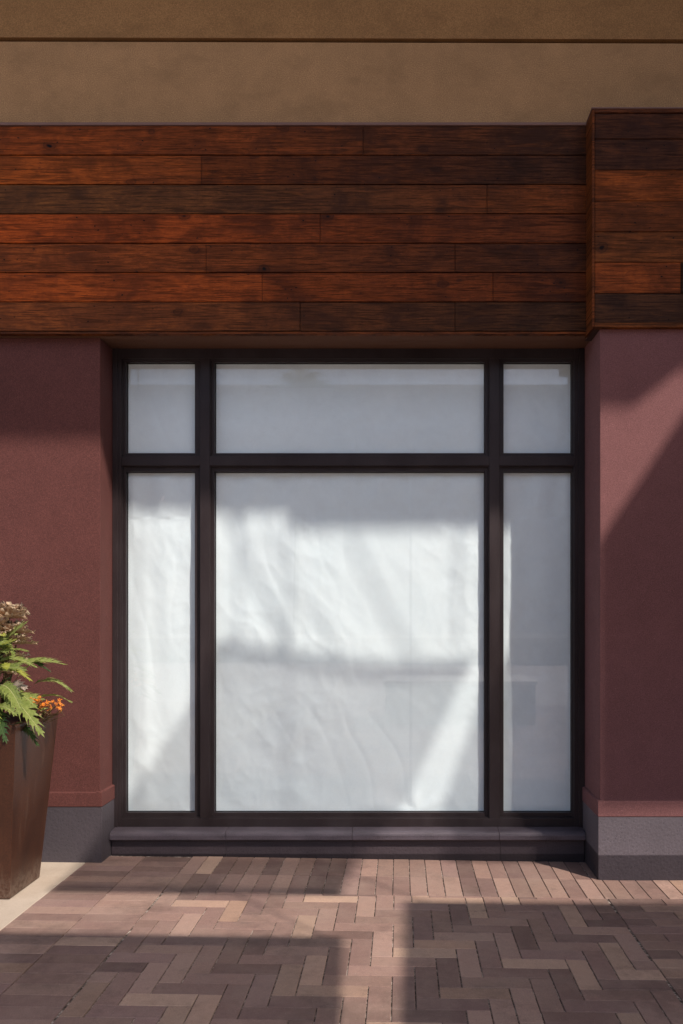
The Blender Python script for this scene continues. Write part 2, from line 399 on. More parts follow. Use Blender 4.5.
while y > YB:
    x = XR-(BL*.5 if r % 2 else 0)
    while x < 6:
        if x+BL > XR+.02: paver_at(max(x, XR), x+BL, y-BW, y)
        x += BL
    y -= BW; r += 1
y = 4.99                                              # stacked columns between herringbone and concrete strip
while y > YB:
    paver_at(-1.873, -1.558, y-BW, y, pcol(.02)); paver_at(-1.558, -1.275, y-BW, y, pcol(.02)); y -= BW
y = 4.85
while y > YB:
    for i in range(11): paver_at(-2.9-(i+1)*BL, -2.9-i*BL, y-BW, y)
    y -= BW
o = PV.build('pavement', M['paver'], fix=False); o['kind'] = 'structure'

# ------------------------------------------------------------------ stucco wall above, with its reveal joint
t = thing('stucco_wall', 'tan stucco wall across the top, above the wood cladding', 'wall', (-.3, 4.9, 4.37))
a = MB(); YW = 4.90
zl, zr = H(39.5, YW), H(41.5, YW); hw = .0125
def zj(x): return zl+(zr-zl)*(x+2.4)/4.1
a.extrude([(-6.5, 4.30), (7, 4.30), (7, zj(7)-hw), (-6.5, zj(-6.5)-hw)], YW, YW+.2)
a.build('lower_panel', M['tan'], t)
a = MB(); a.extrude([(-6.5, zj(-6.5)+hw), (7, zj(7)+hw), (7, 8.2), (-6.5, 8.2)], YW-.002, YW+.2)
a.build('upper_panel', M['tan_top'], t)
a = MB(); a.extrude([(-6.5, zj(-6.5)-.05), (7, zj(7)-.05), (7, zj(7)+.05), (-6.5, zj(-6.5)+.05)], YW+.07, YW+.21)
a.build('reveal_joint', M['gap'], t)
settle(t)

# ------------------------------------------------------------------ wood cladding
FY, FZ0, FZ1 = 4.80, 3.143, 4.368
t = thing('wood_fascia', 'long reddish stained plank cladding above the window', 'wood cladding', (-.5, FY, FZ0))
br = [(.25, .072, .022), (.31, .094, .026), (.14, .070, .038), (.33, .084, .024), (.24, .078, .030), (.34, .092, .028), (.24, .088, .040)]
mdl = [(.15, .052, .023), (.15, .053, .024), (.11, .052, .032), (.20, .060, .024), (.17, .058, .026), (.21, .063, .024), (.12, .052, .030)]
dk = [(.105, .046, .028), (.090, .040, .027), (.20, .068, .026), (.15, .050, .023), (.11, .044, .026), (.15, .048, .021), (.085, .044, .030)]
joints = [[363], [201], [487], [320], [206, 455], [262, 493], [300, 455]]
def plank_tone(i, k):  # plank colour runs darker from left to right
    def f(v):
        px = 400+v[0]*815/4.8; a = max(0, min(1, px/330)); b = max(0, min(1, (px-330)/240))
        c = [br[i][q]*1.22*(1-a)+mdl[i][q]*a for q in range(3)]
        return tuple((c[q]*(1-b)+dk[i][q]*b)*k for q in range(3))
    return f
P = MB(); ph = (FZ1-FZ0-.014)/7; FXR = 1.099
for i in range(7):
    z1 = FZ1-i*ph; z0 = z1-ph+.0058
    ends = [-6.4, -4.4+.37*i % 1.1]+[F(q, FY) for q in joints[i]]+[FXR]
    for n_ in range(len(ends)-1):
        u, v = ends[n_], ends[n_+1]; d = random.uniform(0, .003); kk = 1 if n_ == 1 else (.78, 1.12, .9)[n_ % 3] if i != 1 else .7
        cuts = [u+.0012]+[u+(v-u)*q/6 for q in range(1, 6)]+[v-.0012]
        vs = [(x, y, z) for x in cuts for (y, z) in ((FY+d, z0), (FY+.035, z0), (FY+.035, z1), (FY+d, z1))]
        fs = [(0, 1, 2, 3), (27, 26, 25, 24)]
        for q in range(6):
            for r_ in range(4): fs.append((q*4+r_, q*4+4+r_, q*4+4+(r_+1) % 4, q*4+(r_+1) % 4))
        P.mesh(vs, fs, plank_tone(i, kk))
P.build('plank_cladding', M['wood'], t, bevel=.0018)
a = MB(); a.box(-6.4, FXR, FY+.036, FY+.10, FZ0+.001, FZ1); a.build('backing', M['gap'], t)
a = MB(); a.box(-6.4, FXR, FY-.006, FY+.03, FZ0-.002, FZ0+.0125, (.16, .06, .03)); a.build('bottom_trim', M['wood'], t, bevel=.0015)
a = MB(); a.box(-6.4, 1.15, FY+.101, 5.40, FZ0+.006, FZ0+.05); a.box(-6.4, 1.152, FY+.031, FY+.0999, FZ0-.001, FZ0+.0009)
a.build('soffit', stucco('soffit_board', (.13, .062, .036), .1), t)
a = MB(); a.box(-6.4, FXR+.02, FY-.008, YW-.001, FZ1+.003, FZ1+.018); a.build('flashing', M['flash'], t, bevel=.001)
settle(t)

BY, BX = 4.655, 1.097
t = thing('wood_box_panel', 'projecting dark plank-clad box at the upper right', 'wood cladding', (3, BY, 3.13))
bc = [(.080, .034, .024), (.082, .036, .026), (.24, .080, .028), (.20, .070, .028), (.19, .076, .034), (.26, .082, .032), (.075, .040, .032)]
P = MB(); z0b, z1b = 3.130, 4.375; zz = [H(v, BY) for v in (113.2, 138.8, 169.7, 200.8, 231.7, 262, 293, 322.6)]
for i in range(7):
    if i == 5: segs = [(BX+.016, F(681, BY), bc[i]), (F(681, BY), 3.9, (.05, .024, .018))]
    elif i == 1: segs = [(BX+.016, 2.5, bc[i]), (2.5, 5.2, bc[4])]
    else: segs = [(BX+.016, 2.9+.3*i, bc[i]), (2.9+.3*i, 6.9, bc[(i+3) % 7])]
    segs.append((segs[-1][1], 7, bc[2]))
    for u, v, cc in segs:
        P.box(u+.0012, v-.0012, BY+random.uniform(0, .003), BY+.035, zz[i+1]+.0017, zz[i]-.0017, cc)
P.build('plank_cladding', M['wood'], t, bevel=.0018)
a = MB()
a.box(BX, BX+.0145, BY-.004, FY+.034, z0b+.001, z1b, (.17, .062, .030))
a.build('corner_board', M['wood'], t, bevel=.002)
a = MB(); a.box(BX+.0155, 7, BY-.006, BY+.034, z0b, zz[7]-.001, (.17, .07, .034)); a.box(BX+.0155, 7, BY-.006, BY+.034, zz[0]+.001, z1b+.001, (.13, .05, .03))
a.build('edge_trim', M['wood'], t, bevel=.0015)
a = MB(); a.box(BX+.016, 7, BY+.036, YW-.004, z0b+.003, z1b-.01); a.build('backing', stucco('box_backing', (.05, .025, .02), .1), t)
a = MB(); a.box(BX-.004, 7, BY-.010, YW-.003, z1b+.002, z1b+.009); a.build('flashing', M['flash'], t, bevel=.001)
settle(t)

# ------------------------------------------------------------------ side piers
def pier(label, x0, x1, yf, mat, pmat, ledge_z, side):
    t = thing('stucco_pier', label, 'pier', ((x0+x1)/2, yf, -.05))
    a = MB(); a.box(x0, x1, yf, 5.40, ledge_z[0]-.08, 3.1415 if side < 0 else 3.16); a.build('wall', mat, t, bevel=.003)
    e = .0155
    xa, xb = (x0, x1+e) if side < 0 else (x0-e, x1)
    a = MB()                                          # ledge with a weathered (sloping) top
    top, bot = ledge_z
    a.profile([(yf-e, bot), (yf-e, top-.004), (yf-e+.004, top), (yf+.03, top+.007), (yf+.03, bot)], xa+(.0012 if side > 0 else 0), xb-(.0012 if side < 0 else 0))
    if side < 0: sx = [(x1+e, bot), (x1+e, top-.004), (x1+e-.004, top), (x1-.02, top+.007), (x1-.02, bot)]
    else: sx = [(x0-e, bot), (x0-e, top-.004), (x0-e+.004, top), (x0+.02, top+.007), (x0+.02, bot)]
    n = len(sx); v = [(p[0], yf-e+.0015, p[1]-.0004) for p in sx]+[(p[0], 5.078, p[1]-.0004) for p in sx]
    a.mesh(v, [tuple(range(n)), tuple(range(2*n-1, n-1, -1))]+[(i, i+n, (i+1) % n+n, (i+1) % n) for i in range(n)])
    a.build('ledge', mat, t, bevel=.0012)
    a = MB(); a.box(xa+.0 if side < 0 else xa+.003, xb-.003 if side < 0 else xb, yf-e+.003, 5.079, -.15, bot-.004)
    a.build('plinth', pmat, t, bevel=.0015)
    settle(t); return t
pier('maroon stucco pier on the left, behind the tall planter', -6.3, -1.79, 4.865, M['maroon'], M['plinth'], (.432, .347), -1)
pier('plum stucco pier on the right, on a grey granite plinth', 1.15, 7, 4.685, M['plum'], M['plinth_r'], (.420, .333), 1)

# ------------------------------------------------------------------ display window
t = thing('display_window', 'large dark framed storefront window of six panes covered with paper', 'window', (-.32, 5.08, .17))
F0, F1, F2, GY = 5.08, 5.11, 5.20, 5.14
XA, XB = -1.789, 1.149; ZB, ZT = .142, 3.150
m1 = (F(200, F0), F(209.5, F0)); m2 = (F(489.5, F0), F(499.3, F0))
fl, fr = F(121, F0), F(574.5, F0); fb, ft = H(818.5, F0), H(358.5, F0); tr = (H(465.5, F0), H(456, F0))
a = MB()
a.box(XA, fl, F0, F2, ZB, ZT); a.box(fr, XB, F0, F2, ZB, ZT)
a.box(fl, fr, F0+.0005, F2, ft, ZT); a.box(fl, fr, F0+.0005, F2, ZB, fb)
a.box(XA-.0, fl-.018, F0-.012, F0-.0005, ZB, ZT-.004); a.box(fr+.024, XB, F0-.012, F0-.0005, ZB, ZT-.004)
a.build('frame', M['frame'], t, bevel=.002)
for mx in (m1, m2):
    a = MB(); a.box(mx[0], mx[1], F0+.001, F2-.001, fb, ft); a.build('mullion', M['frame'], t, bevel=.002)
cols = [(fl, m1[0]), (m1[1], m2[0]), (m2[1], fr)]
gx = [(F(127.5, GY), F(196, GY)), (F(215.5, GY), F(484.3, GY)), (F(503, GY), F(571, GY))]
gz = [(H(454, GY), H(363.5, GY)), (H(811.5, GY), H(472.5, GY))]
for u, v in cols:
    a = MB(); a.box(u, v, F0+.002, F2-.002, tr[0], tr[1]); a.build('transom', M['frame'], t, bevel=.002)
rows_z = [(tr[1], ft), (fb, tr[0])]
for ci in range(3):
    for ri in range(2):
        (u, v), (p, q) = cols[ci], rows_z[ri]; (gu, gv), (gp, gq) = gx[ci], gz[ri]
        a = MB(); y0, y1 = F1, F2-.004
        for (x0, x1, z0, z1) in ((u, gu, p, q), (gv, v, p, q), (gu, gv, p, gp), (gu, gv, gq, q)):
            a.box(x0, x1, y0, y1, z0, z1)
        # thin outer lip at the face of the frame
        s_ = .0045
        for (x0, x1, z0, z1) in ((u, u+s_, p, q), (v-s_, v, p, q), (u+s_, v-s_, p, p+s_), (u+s_, v-s_, q-s_, q)):
            a.box(x0, x1, F0+.010, y0-.0005, z0, z1)
        bead = a.build('glazing_bead', M['frame'], t, bevel=.0015)
        k = MB(); r_ = .0028
        for (x0, x1, z0, z1) in ((gu, gu+r_, gp, gq), (gv-r_, gv, gp, gq), (gu+r_, gv-r_, gp, gp+r_), (gu+r_, gv-r_, gq-r_, gq)):
            k.box(x0, x1, GY-.006, GY+.007, z0, z1)
        k.build('gasket', M['gasket'], bead)
        k = MB(); k.face([(gu-.004, GY, gp-.004), (gv+.004, GY, gp-.004), (gv+.004, GY, gq+.004), (gu-.004, GY, gq+.004)])
        k.build('glass_pane', M['glass'], t, fix=False)
settle(t)

t = thing('window_sill', 'dark plum precast sill course below the big window', 'sill', (-.32, 4.98, -.05))
a = MB(); cs, cb, ct = 4.972, .128, .1665
prof = [(5.079, .110), (5.0, .110), (cs+.006, .110), (cs, .116), (cs, .140), (cs+.003, .149), (cs+.010, .157), (cs+.022, .162), (5.02, .165), (5.0785, .168)]
xj = [-1.774, F(225, cs), F(352, cs), F(478, cs)+.13, 1.134]
for i in range(4): a.profile(prof, xj[i]+.0012, xj[i+1]-.0012)
a.build('cap', M['sill'], t, bevel=.0008)
a = MB(); xj = [-1.774, F(225, 5)+.005, F(352, 5)+.005, F(478, 5)+.14, 1.134]
for i in range(4): a.box(xj[i]+.001, xj[i+1]-.001, 5.01, 5.078, -.12, .104)
a.build('base', M['plinth_base'], t, bevel=.001)
a = MB(); a.box(-1.774, 1.134, 5.018, 5.077, -.1, .1095); a.build('mortar', stucco('pale_mortar', (.16, .14, .15), .1), t)
settle(t)

# ------------------------------------------------------------------ paper behind the panes
def paper(label, ci, ri, seed, kind):
    gu, gv = gx[ci]; gp, gq = gz[ri]
    gu -= .008; gv += .008; gp -= .008; gq += .008
    W_, H_ = gv-gu, gq-gp
    st = .0085; nx = max(8, int(W_/st)); nz = int(H_/st); cxn = Vector((seed*7.3, seed*3.1, 0))
    vs = []; fs = []
    for j in range(nz+1):
        for i in range(nx+1):
            u = i/nx; w = j/nz; x = gu+u*W_; z = gp+w*H_
            e = min(1, min(u, 1-u)*W_/.05+.15)*min(1, min(w, 1-w)*H_/.05+.12)
            p = Vector((x, 0, z))+cxn
            # slack swells, a few leaning folds, and sharp crumples in patches
            wx = noise.noise(p*1.7)*.5; wz = noise.noise(p*1.7+Vector((9, 4, 2)))*.5
            lean = x+.35*(z-1.2)+.30*noise.noise(Vector((x*1.1, z*.9, seed+30)))
            d = .011*noise.noise(Vector((lean*2.6, z*.8, seed)))+.008*noise.noise(Vector((x*1.6, z*1.1, seed+4)))
            rr = 1-abs(noise.noise(Vector((lean*4.2+wx, z*1.4+wz, seed+9))))*2
            d += .0030*max(0, rr)**3*max(0, .5+noise.noise(p*.9))
            pm = max(0, min(1, .45+1.6*noise.noise(p*1.3)))
            for fq, am in ((3.0, .0050), (6.5, .0034), (13, .0011), (27, .0003)):
                q = Vector(((x*.94+z*.34)*fq*1.15+wx, (z*.94-x*.34)*fq*.8+wz, seed+fq))
                d += am*(abs(noise.noise(q))*2-.4)*(.35+.9*pm)
                q = Vector(((x*.8-z*.6)*fq+wx, (z*.8+x*.6)*fq*.9+wz, seed+fq+50))
                d += am*.6*(abs(noise.noise(q))*2-.4)*(.35+.9*pm)
            if kind == 'main':                        # pulled tight to one point of the bottom edge
                dx, dz = x-F(418, GY), z-gp
                rad = math.hypot(dx, dz)+.02; an = math.atan2(dx, dz)
                d += .0042*math.sin(an*5+1.8*noise.noise(p*1.5))*math.exp(-rad/.5)*min(1, rad/.12)
                if x > F(411, GY): d -= .0022         # sheet overlap
                if z > 2.18: d += .006*math.sin(x*23+2*noise.noise(p*2))*min(1, (z-2.18)/.14)
            if kind == 'strip': d += .006*math.sin(x*31+z*1.3+seed)*(1 if z > 2.1 else .35)
            if kind == 'top': d += .004*math.sin(x*17+z*3+seed+2*noise.noise(p*1.5))*.6
            vs.append((x, GY+.012+d*e*.8, z))
    for j in range(nz):
        for i in range(nx):
            b = j*(nx+1)+i; fs.append((b, b+1, b+nx+2, b+nx+1))
    m = MB(); m.mesh(vs, fs); o = m.build('window_paper', M['paper'], smooth=True, fix=False)
    c = Vector(((gu+gv)/2, GY+.02, gp)); o.data.transform(Matrix.Translation(-c)); o.location = c
    sm = o.modifiers.new('thick', 'SOLIDIFY'); sm.thickness = .0006; sm.offset = 1
    tag(o, label, 'paper', 'paper sheets covering the window')
paper('white paper behind the small upper left pane', 0, 0, 1, 'top')
paper('white paper behind the wide upper middle pane', 1, 0, 2, 'top')
paper('white paper behind the small upper right pane', 2, 0, 3, 'top')
paper('crinkled white paper in the tall narrow left pane', 0, 1, 4, 'strip')
paper('big crinkled white paper sheet in the large centre pane', 1, 1, 5, 'main')
paper('shaded white paper in the tall narrow right pane', 2, 1, 6, 'strip')
# dark shop room behind the paper
t = thing('shop_room', 'dark empty shop room hidden behind the papered window', 'room', (0, 6, 0))
a = MB(); a.box(-1.9, 1.3, 6.4, 6.5, -.1, 3.3); a.box(-2.0, -1.795, 5.41, 6.5, -.1, 3.3); a.box(1.16, 1.36, 5.41, 6.5, -.1, 3.3)
a.box(-1.79, 1.15, 5.21, 6.39, 3.2, 3.3); a.build('wall', M['greyr'], t)
a = MB(); a.box(-1.79, 1.15, 5.21, 6.39, -.1, -.02); a.build('floor', M['greyr'], t); settle(t)

# ------------------------------------------------------------------ planter
t = thing('tapered_planter', 'tall tapered rust-brown metal planter at the left edge', 'planter', (-2.2, 4.39, hg(-2.2)))
b0, b1 = (-2.373, -2.020, 4.217, 4.570), (-2.475, -1.948, 4.125, 4.652); zb, zt = hg(-2.1)+.0, .93
def ring(r, z, k=0): return [(r[0]+k, r[2]+k, z), (r[1]-k, r[2]+k, z), (r[1]-k, r[3]-k, z), (r[0]+k, r[3]-k, z)]
v = ring(b0, zb+.002)+ring(b1, zt)+ring(b1, zt, .022)+ring(b1, zt-.07, .026)
f = [(3, 2, 1, 0)]+[(i, (i+1) % 4, 4+(i+1) % 4, 4+i) for i in range(4)]+[(4+i, 4+(i+1) % 4, 8+(i+1) % 4, 8+i) for i in range(4)]+[(8+i, 8+(i+1) % 4, 12+(i+1) % 4, 12+i) for i in range(4)]
a = MB(); a.mesh(v, f); a.build('pot', M['rust'], t, bevel=.004)
a = MB(); a.face(ring(b1, zt-.06, .022)); a.build('soil', M['soil'], t, fix=False); settle(t)

def leafmesh(base, tip, droop, w, lobes=7, deep=.62, roll=0., up=Vector((0, 0, 1)), teeth=True, cup=.25, seed=0):
    rr = random.Random(seed)
    B, T = Vector(base), Vector(tip); ax = T-B; L = ax.length; d = ax.normalized()
    side = d.cross(up)
    if side.length < .1: side = d.cross(Vector((0, 1, 0)))
    side.normalize(); nrm = side.cross(d).normalized()
    rm = Matrix.Rotation(roll, 3, d); side = rm @ side; nrm = rm @ nrm
    def mid(s): return B+ax*s+Vector((0, 0, 1))*droop*(4*s*(1-s))*L
    m = MB()
    def P(s, off, z=0): return mid(max(0, min(1, s)))+side*off+nrm*(z-abs(off)*cup*-1)
    n = lobes
    for sg in (-1, 1):
        for i in range(n):
            s0 = .10+.88*i/n; s1 = .10+.88*(i+1)/n; sm = (s0+s1)/2
            env = math.sin(math.pi*min(1, (sm*.94+.05))**.85)**.8
            ww = w*env*rr.uniform(.85, 1.15)*sg; wi = ww*(1-deep); vz = rr.uniform(-.006, .006)
            tipp = P(s1+.085*(.5+env), ww, vz); ia = P(s0, wi*.9); ib = P(s1, wi)
            ra, rb = P(s0, 0), P(s1, 0)
            oa = P((s0*2+s1)/3+.05, ww*.66, vz*.5+.002); ob = P(s1+.035, ww*.72, vz*.5)
            m.face([ra, ia, ib, rb] if sg > 0 else [rb, ib, ia, ra], (.0, 0, 0))
            m.face([ia, oa, ob, ib] if sg > 0 else [ib, ob, oa, ia], (.0, 0, 0))
            m.face([oa, tipp, ob] if sg > 0 else [ob, tipp, oa], (.0, 0, 0))
            if teeth:
                tt = P((s0+s1)/2+.02, ww*.86, vz); m.face([ia, tt, oa], (.0, 0, 0))
    # pale midrib
    for i in range(8):
        s0, s1 = i/8, (i+1)/8; h = .0016*(1.2-s0)
        m.face([P(s0, -h, .001), P(s0, h, .001), P(s1, h*.8, .001), P(s1, -h*.8, .001)], (.9, .9, .9))
    e = P(1, 0); m.face([P(.93, -w*.18), e+d*L*.06, P(.93, w*.18)], (0, 0, 0))
    return m
def at(px, py, d): return Vector((F(px, d), d, H(py, d)))
pc = Vector((-2.21, 4.39, .87))
t = thing('serrated_leaf_plant', 'leafy plant with deeply serrated green leaves spilling over the rust-brown planter', 'plant', pc)
sp = [  # base px,py,depth ; tip px,py,depth ; droop, half width, material, roll
    ((8, 668, 4.40), (65, 665, 4.42), .10, .026, 'leaf', .5),
    ((22, 672, 4.42), (45, 658, 4.36), .06, .022, 'leaf', .3),
    ((30, 687, 4.50), (72, 692, 4.46), .20, .018, 'leaf', .4),
    ((10, 700, 4.42), (44, 700, 4.40), .10, .026, 'leaf', .7),
    ((38, 698, 4.50), (72, 703, 4.45), .12, .016, 'leaf', -.3),
    ((-4, 690, 4.30), (42, 735, 4.12), .10, .046, 'leaf', .5),
    ((0, 685, 4.25), (22, 712, 4.05), .12, .036, 'leaf', .6),
    ((10, 726, 4.35), (38, 746, 4.14), .14, .026, 'leaf_d', .4),
    ((-12, 705, 4.2), (6, 742, 4.0), .1, .040, 'leaf_d', .3),
    ((-6, 652, 4.35), (27, 622, 4.30), .04, .026, 'leaf', .9),
    ((-10, 655, 4.3), (16, 640, 4.2), .05, .024, 'leaf_y', .6),
    ((-10, 668, 4.25), (31, 681, 4.2), .14, .026, 'leaf_y', .5),
    ((-8, 676, 4.3), (26, 671, 4.15), .10, .030, 'leaf', .6),
    ((-10, 660, 4.35), (28, 652, 4.3), .12, .026, 'leaf', .2),
    ((0, 700, 4.4), (32, 720, 4.35), .1, .030, 'leaf_d', .2),
    ((-16, 700, 4.2), (-2, 724, 4.02), .1, .034, 'leaf_y', .3),
    ((-12, 640, 4.4), (14, 655, 4.22), .12, .03, 'leaf', .4),
    ((2, 694, 4.38), (36, 708, 4.30), .16, .034, 'leaf', .5),
    ((-10, 712, 4.18), (16, 716, 4.02), .14, .036, 'leaf', .4),
    ((-6, 664, 4.28), (36, 668, 4.26), .16, .028, 'leaf', .4),
    ((16, 660, 4.44), (50, 672, 4.40), .10, .020, 'leaf_d', .3),
    ((5, 690, 4.4), (27, 689, 4.2), .08, .028, 'leaf_p', .9)]
k = 0; st = MB()
for (b, tp, dr, w, mt, rl) in sp:
    B, T = at(*b), at(*tp)
    tb = mt == 'leaf_p'
    leafmesh(B, T, dr, w*1.25, 4 if tb else 8, .2 if tb else .60, rl, seed=k).build('leaf', M[mt], t, fix=False); k += 1
    st.tube([pc+Vector((random.uniform(-.06, .06), random.uniform(-.06, .06), 0)), (pc+B)/2+Vector((0, 0, .05)), B], .004, .002)
for i in range(56):
    an = random.uniform(math.pi*.3, math.pi*1.85); el = random.uniform(-.25, 1.0); r0 = random.uniform(.03, .13); L = random.uniform(.13, .26)
    B = pc+Vector((math.cos(an)*r0-.04, math.sin(an)*r0, random.uniform(.10, .46)))
    T = B+Vector((math.cos(an)*math.cos(el), math.sin(an)*math.cos(el), math.sin(el)))*L
    leafmesh(B, T, random.uniform(.05, .2), random.uniform(.024, .042), 8, .6, random.uniform(-.4, .6), seed=100+i).build('leaf', M[random.choice(['leaf', 'leaf', 'leaf_d', 'leaf_y'])], t, fix=False)
    st.tube([pc+Vector((random.uniform(-.05, .05), random.uniform(-.05, .05), 0)), (pc+B)/2+Vector((0, 0, .03)), B], .004, .002)
st.build('stem', M['stem'], t, smooth=True); settle(t)

def ruffle(c, d, L, w, seed):
    rr = random.Random(seed); d = d.normalized(); s = d.cross(Vector((.1, .2, 1))).normalized(); n = s.cross(d)
    m = MB(); nu, nv = 8, 9; pts = []
    for j in range(nv+1):
        v = j/nv; row = []
        for i in range(nu+1):
            u = i/nu*2-1; ww = w*math.sin(math.pi*(.12+.80*v))**.7
            ed = abs(u)**2; ru = .25*w*ed*math.sin(v*17+u*5+seed)+.2*w*v*v*math.sin(u*9+seed)
            row.append(c+d*(L*v*(1+.12*math.sin(i*2.4+seed)*v))+s*(u*ww*(1+.16*math.sin(v*23+seed)))+n*(ru+u*u*w*.5+v*v*L*-.15))
        pts.append(row)
    for j in range(nv):
        for i in range(nu):
            e = max(0, (abs((i+.5)/nu*2-1)-.55))*1.8+max(0, j/nv-.75)*2; q = (min(1, e*.9+(.3 if i in (3, 4) else 0)),)*3
            m.face([pts[j][i], pts[j][i+1], pts[j+1][i+1], pts[j+1][i]], q)
    return m
t = thing('bronze_leaf_plant', 'bronze and grey ruffled leaf plant rising behind the green leaves', 'plant', (-2.16, 4.40, .87))
hs = [(at(9, 619, 4.36), .10, 16), (at(12, 634, 4.38), .09, 10), (at(-8, 634, 4.34), .10, 12), (at(16, 645, 4.40), .085, 10), (at(15, 662, 4.42), .07, 8), (at(-14, 656, 4.40), .1, 9), (at(4, 674, 4.40), .08, 9)]
k = 0
for c, s_, n in hs:
    for i in range(n):
        an = i*2.4+c.x*9; el = .15+.95*i/n
        d = Vector((math.cos(an)*math.cos(el), math.sin(an)*math.cos(el), math.sin(el)))
        ruffle(c+d*.01, d, s_*random.uniform(.8, 1.15), s_*.36, k*1.7).build('leaf', M['leaf_b'], t, smooth=True, fix=False, weld=True); k += 1
st = MB()
for c, s_, n in hs: st.tube([Vector((-2.17, 4.4, .86)), (Vector((-2.17, 4.4, .86))+c)/2+Vector((.01, 0, .05)), c], .006, .004)
st.build('stem', M['stem'], t, smooth=True); settle(t)

t = thing('orange_flower_plant', 'small cluster of orange flowers on the rim of the tapered planter', 'plant', (-2.02, 4.5, .87))
st = MB()
for i in range(44):
    q = at(random.uniform(28, 63), 0, 4.46); fx = (q.x-F(28, 4.46))/(F(63, 4.46)-F(28, 4.46))
    py = 702+random.uniform(-6, 6)+fx*4; q = at(28+fx*35, py, 4.43+random.uniform(-.09, .05))
    m = MB(); nrm = Vector((random.uniform(-.5, .8), random.uniform(-1, .2), random.uniform(.1, 1))).normalized()
    u = nrm.cross(Vector((.2, .3, 1))).normalized(); w = nrm.cross(u); np_ = random.randint(5, 7); ph0 = random.uniform(0, 6)
    for p_ in range(np_):
        a0 = ph0+2*math.pi*p_/np_; dd = u*math.cos(a0)+w*math.sin(a0); ss = u*math.cos(a0+1.57)+w*math.sin(a0+1.57); L = random.uniform(.011, .019)
        m.face([q, q+dd*L*.5+ss*.003+nrm*.004, q+dd*L+nrm*random.uniform(-.003, .008), q+dd*L*.5-ss*.003+nrm*.004])
    m.build('blossom', M['petal'], t, fix=False)
    st.tube([Vector((-2.03+random.uniform(-.05, .05), 4.47, .87)), q-nrm*.03, q], .0018, .001, 4)
st.build('stem', M['stem'], t)
for i in range(16):
    B = at(random.uniform(20, 50), random.uniform(706, 716), 4.48); T = B+Vector((random.uniform(-.02, .07), random.uniform(-.09, .03), random.uniform(-.02, .05)))
    leafmesh(B, T, .1, .010, 4, .4, random.uniform(-.5, .5), seed=300+i).build('leaf', M[random.choice(['leaf', 'leaf_y', 'leaf_b'])], t, fix=False)
settle(t)

# ------------------------------------------------------------------ unseen roof and screens, added and shaped to cast the shade pattern
CD = 4.0; CY = 4.865-CD
def UV(u, v): return (u+SA*CD, v+SS*CD)
zc = 2.635+SS*CD
t = thing('shadow_caster_roof', 'unseen deep overhang added above the storefront to cast its shade', 'canopy', (0, 3, zc))
a = MB(); a.box(-9, 16, CY, 4.895, zc, zc+.35); a.build('slab', M['canopy'], t)  # added out of view so its edge casts the upper shade line
(xa, za), (xb, _) = UV(-.40, 2.44), UV(1.24, 2.44)
a = MB(); a.extrude([UV(-.40, 2.395), UV(1.14, 2.395), UV(1.38, 2.585), UV(-.40, 2.585)], CY+.02, CY+.05); a.build('caster_rail', M['steel'], t)  # added bar, cut to the dark band across window and pier
a = MB(); a.box(-9, xa-.02, CY-.03, CY-.001, UV(0, 2.57)[1], zc+.1); a.build('caster_beam', M['steel'], t)
a = MB(); a.box(xa-.019, UV(.86, 0)[0], CY-.03, CY-.001, UV(0, 2.50)[1], zc+.1); a.build('caster_beam', M['steel'], t)  # added beams that lower the roof's shadow edge towards the left
for (u0, v0, u1, v1, w_) in ((-.76, 2.62, -.36, 1.66, .011), (.0, 2.45, .46, 1.55, .008), (-.55, 2.5, -.02, 1.62, .006)):
    a = MB(); a.extrude([UV(u0-w_, v0), UV(u0+w_, v0), UV(u1+w_, v1), UV(u1-w_, v1)], CY-.05, CY-.04); a.build('caster_rod', M['steel'], t)  # thin bars added only for their soft diagonal shadow streaks
for x in (xa+.05, xb-.05):
    a = MB(); a.box(x-.01, x+.01, CY+.051, CY+.07, UV(0, 2.5)[1], zc-.001); a.build('bracket', M['steel'], t)
settle(t)
def slats(label, poly, pitch, fill, y, rails=()):  # unseen helper outlined by its shadow; fill sets how much sun it stops
    poly = [UV(*p) for p in poly]
    z0 = min(p[1] for p in poly); z1 = max(p[1] for p in poly)
    t = thing('shadow_caster_screen', label, 'screen', ((poly[0][0]), y, z0), 'unseen screens added to shape the sunlight')
    a = MB(); z = z0
    while z < z1-1e-4:
        zz_ = min(z+pitch/2, z1-1e-4); xs_ = []
        for i in range(len(poly)):
            p, q = poly[i], poly[(i+1) % len(poly)]
            if (p[1]-zz_)*(q[1]-zz_) < 0: xs_.append(p[0]+(q[0]-p[0])*(zz_-p[1])/(q[1]-p[1]))
        if len(xs_) >= 2: a.box(min(xs_), max(xs_), y, y+.001, z, min(z+pitch*(fill(z-SS*CD) if callable(fill) else fill), z1))
        z += pitch
    a.build('slats', M['canvas'], t)
    for ra in rails:
        a = MB(); a.extrude([UV(*p) for p in ra], y-.02, y-.002); a.build('rail', M['steel'], t)  # solid strip added for the darker line along the shade edge
    for x in (min(p[0] for p in poly if p[1] > z1-.3)+.1, max(p[0] for p in poly if p[1] > z1-.3)-.1):
        a = MB(); a.box(x-.006, x+.006, y+.006, y+.016, z1-.03, zc-.001); a.build('hanger', M['steel'], t)
    settle(t)
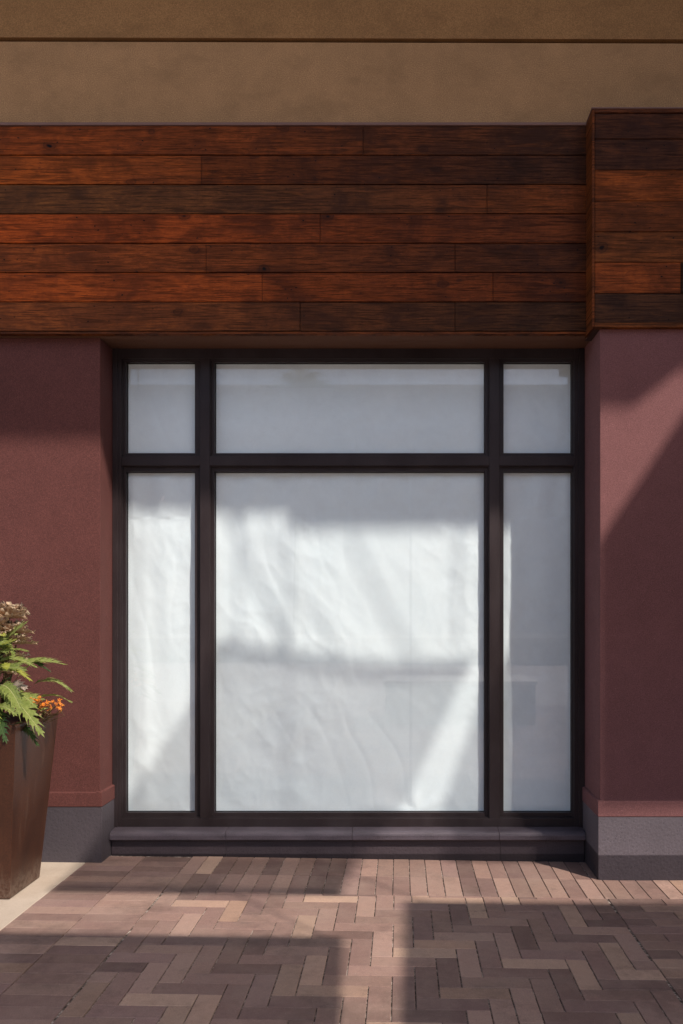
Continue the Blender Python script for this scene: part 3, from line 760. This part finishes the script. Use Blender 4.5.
slats('unseen slatted screen added to half-shade the window bay', [(-.85, 1.735), (-.36, 1.65), (.27, 1.555), (.73, 1.60), (.63, 1.4), (.315, .705), (-.27, 0), (-.80, -.70), (-2.37, -.70), (-1.45, .72), (-1.04, 1.345)], .018, lambda v: .45 if v > .1 else .68, CY,
      [[(-.86, 1.74), (-.36, 1.65), (.27, 1.555), (.74, 1.60), (.72, 1.545), (.27, 1.50), (-.36, 1.595), (-.88, 1.685)], [(-.70, -.57), (-.80, -.70), (-2.37, -.70), (-2.29, -.57)]])
slats('unseen dense screen added to shade the right pier', [(1.60, 2.585), (5, 2.585), (5, .12), (.965, .12), (.965, 1.655), (1.45, 2.386)], .018, .93, CY+.0)
slats('unseen narrow open screen added to half-shade the window beside the right pier', [(.964, 1.65), (.964, .12), (.36, .12), (.55, .705), (.797, 1.40)], .018, .50, CY+.0)
slats('unseen close-slatted screen added to shade the paving on the right', [(4.5, -.826), (4.5, -2.95), (-2.03, -2.95), (-1.79, -2.60), (-.54, -.826)], .018, .89, CY+.0,
      [[(4.5, -.826), (4.5, -.95), (-.625, -.95), (-.54, -.826)]])
slats('unseen close-slatted screen added to shade the paving on the left', [(-7, -1.50), (-1.295, -1.50), (-2.245, -2.95), (-7, -2.95)], .018, .83, CY+.0,
      [[(-7, -1.50), (-1.295, -1.50), (-1.38, -1.63), (-7, -1.63)]])

# ------------------------------------------------------------------ an unseen shading wall, then the other side of the plaza (seen only as reflections)
t = thing('shadow_caster_wall', 'unseen dark wall added beyond the right pier to deepen the shade there', 'wall', (3.8, 3.7, 0))
a = MB(); a.box(3.6, 4.0, 2.75, 4.683, -.2, zc-.002); a.build('wall', M['maroon'], t); settle(t)  # added out of view to block skylight from the right
t = thing('stone_bench', 'low grey block bench with white cap standing on the plaza', 'bench', (.75, -1.2, hg(1)))
a = MB(); a.box(-.2, 1.85, -1.9, -.85, hg(2)-.02, .52); a.build('body', M['greyr'], t, bevel=.005)
a = MB(); a.box(-.23, 1.88, -1.93, -.82, .521, .57); a.build('cap', M['stone'], t, bevel=.004); settle(t)
t = thing('garden_wall', 'long low rendered wall at the far side of the plaza', 'wall', (0, -14, 0))
a = MB(); a.box(-30, 30, -14.3, -14, -.2, .75); a.build('wall', M['greyr'], t); a = MB(); a.box(-30, 30, -14.35, -13.95, .752, .85); a.build('coping', M['stone'], t); settle(t)
t = thing('office_block', 'plain pale office block far across the plaza', 'building', (-8, -46, 0))
a = MB(); a.box(-60, 45, -60, -45, -.2, 17); a.build('wall', M['canopy'], t); settle(t)
t = thing('palm_tree', 'tall fan palm standing across the plaza', 'tree', (-3.4, -17, 0))
a = MB(); a.tube([(-3.4, -17, -.1), (-3.35, -17, 4), (-3.3, -17, 8.2)], .22, .16, 10); a.build('trunk', M['bark'], t)
a = MB(); rr = random.Random(3)
for i in range(34):
    an = i*2.4; el = rr.uniform(-.5, 1.2); d = Vector((math.cos(an)*math.cos(el), math.sin(an)*math.cos(el), math.sin(el)))
    c = Vector((-3.3, -17, 8.2)); p0 = c; s = d.cross(Vector((0, 0, 1))).normalized()
    hub = c+d*.9
    a.tube([c, hub], .02, .015, 4)
    for k in range(17):
        b = (k-8)/8*1.35; dd = (d*math.cos(b)+s*math.sin(b)); e = hub+dd*.95+Vector((0, 0, -.28-.15*rr.random()))
        n = dd.cross(Vector((0, 0, 1))).normalized()*.03; mdl = hub+dd*.5
        a.face([hub, mdl+n, e, mdl-n])
a.build('crown', M['leaf_d'], t, fix=False); settle(t)
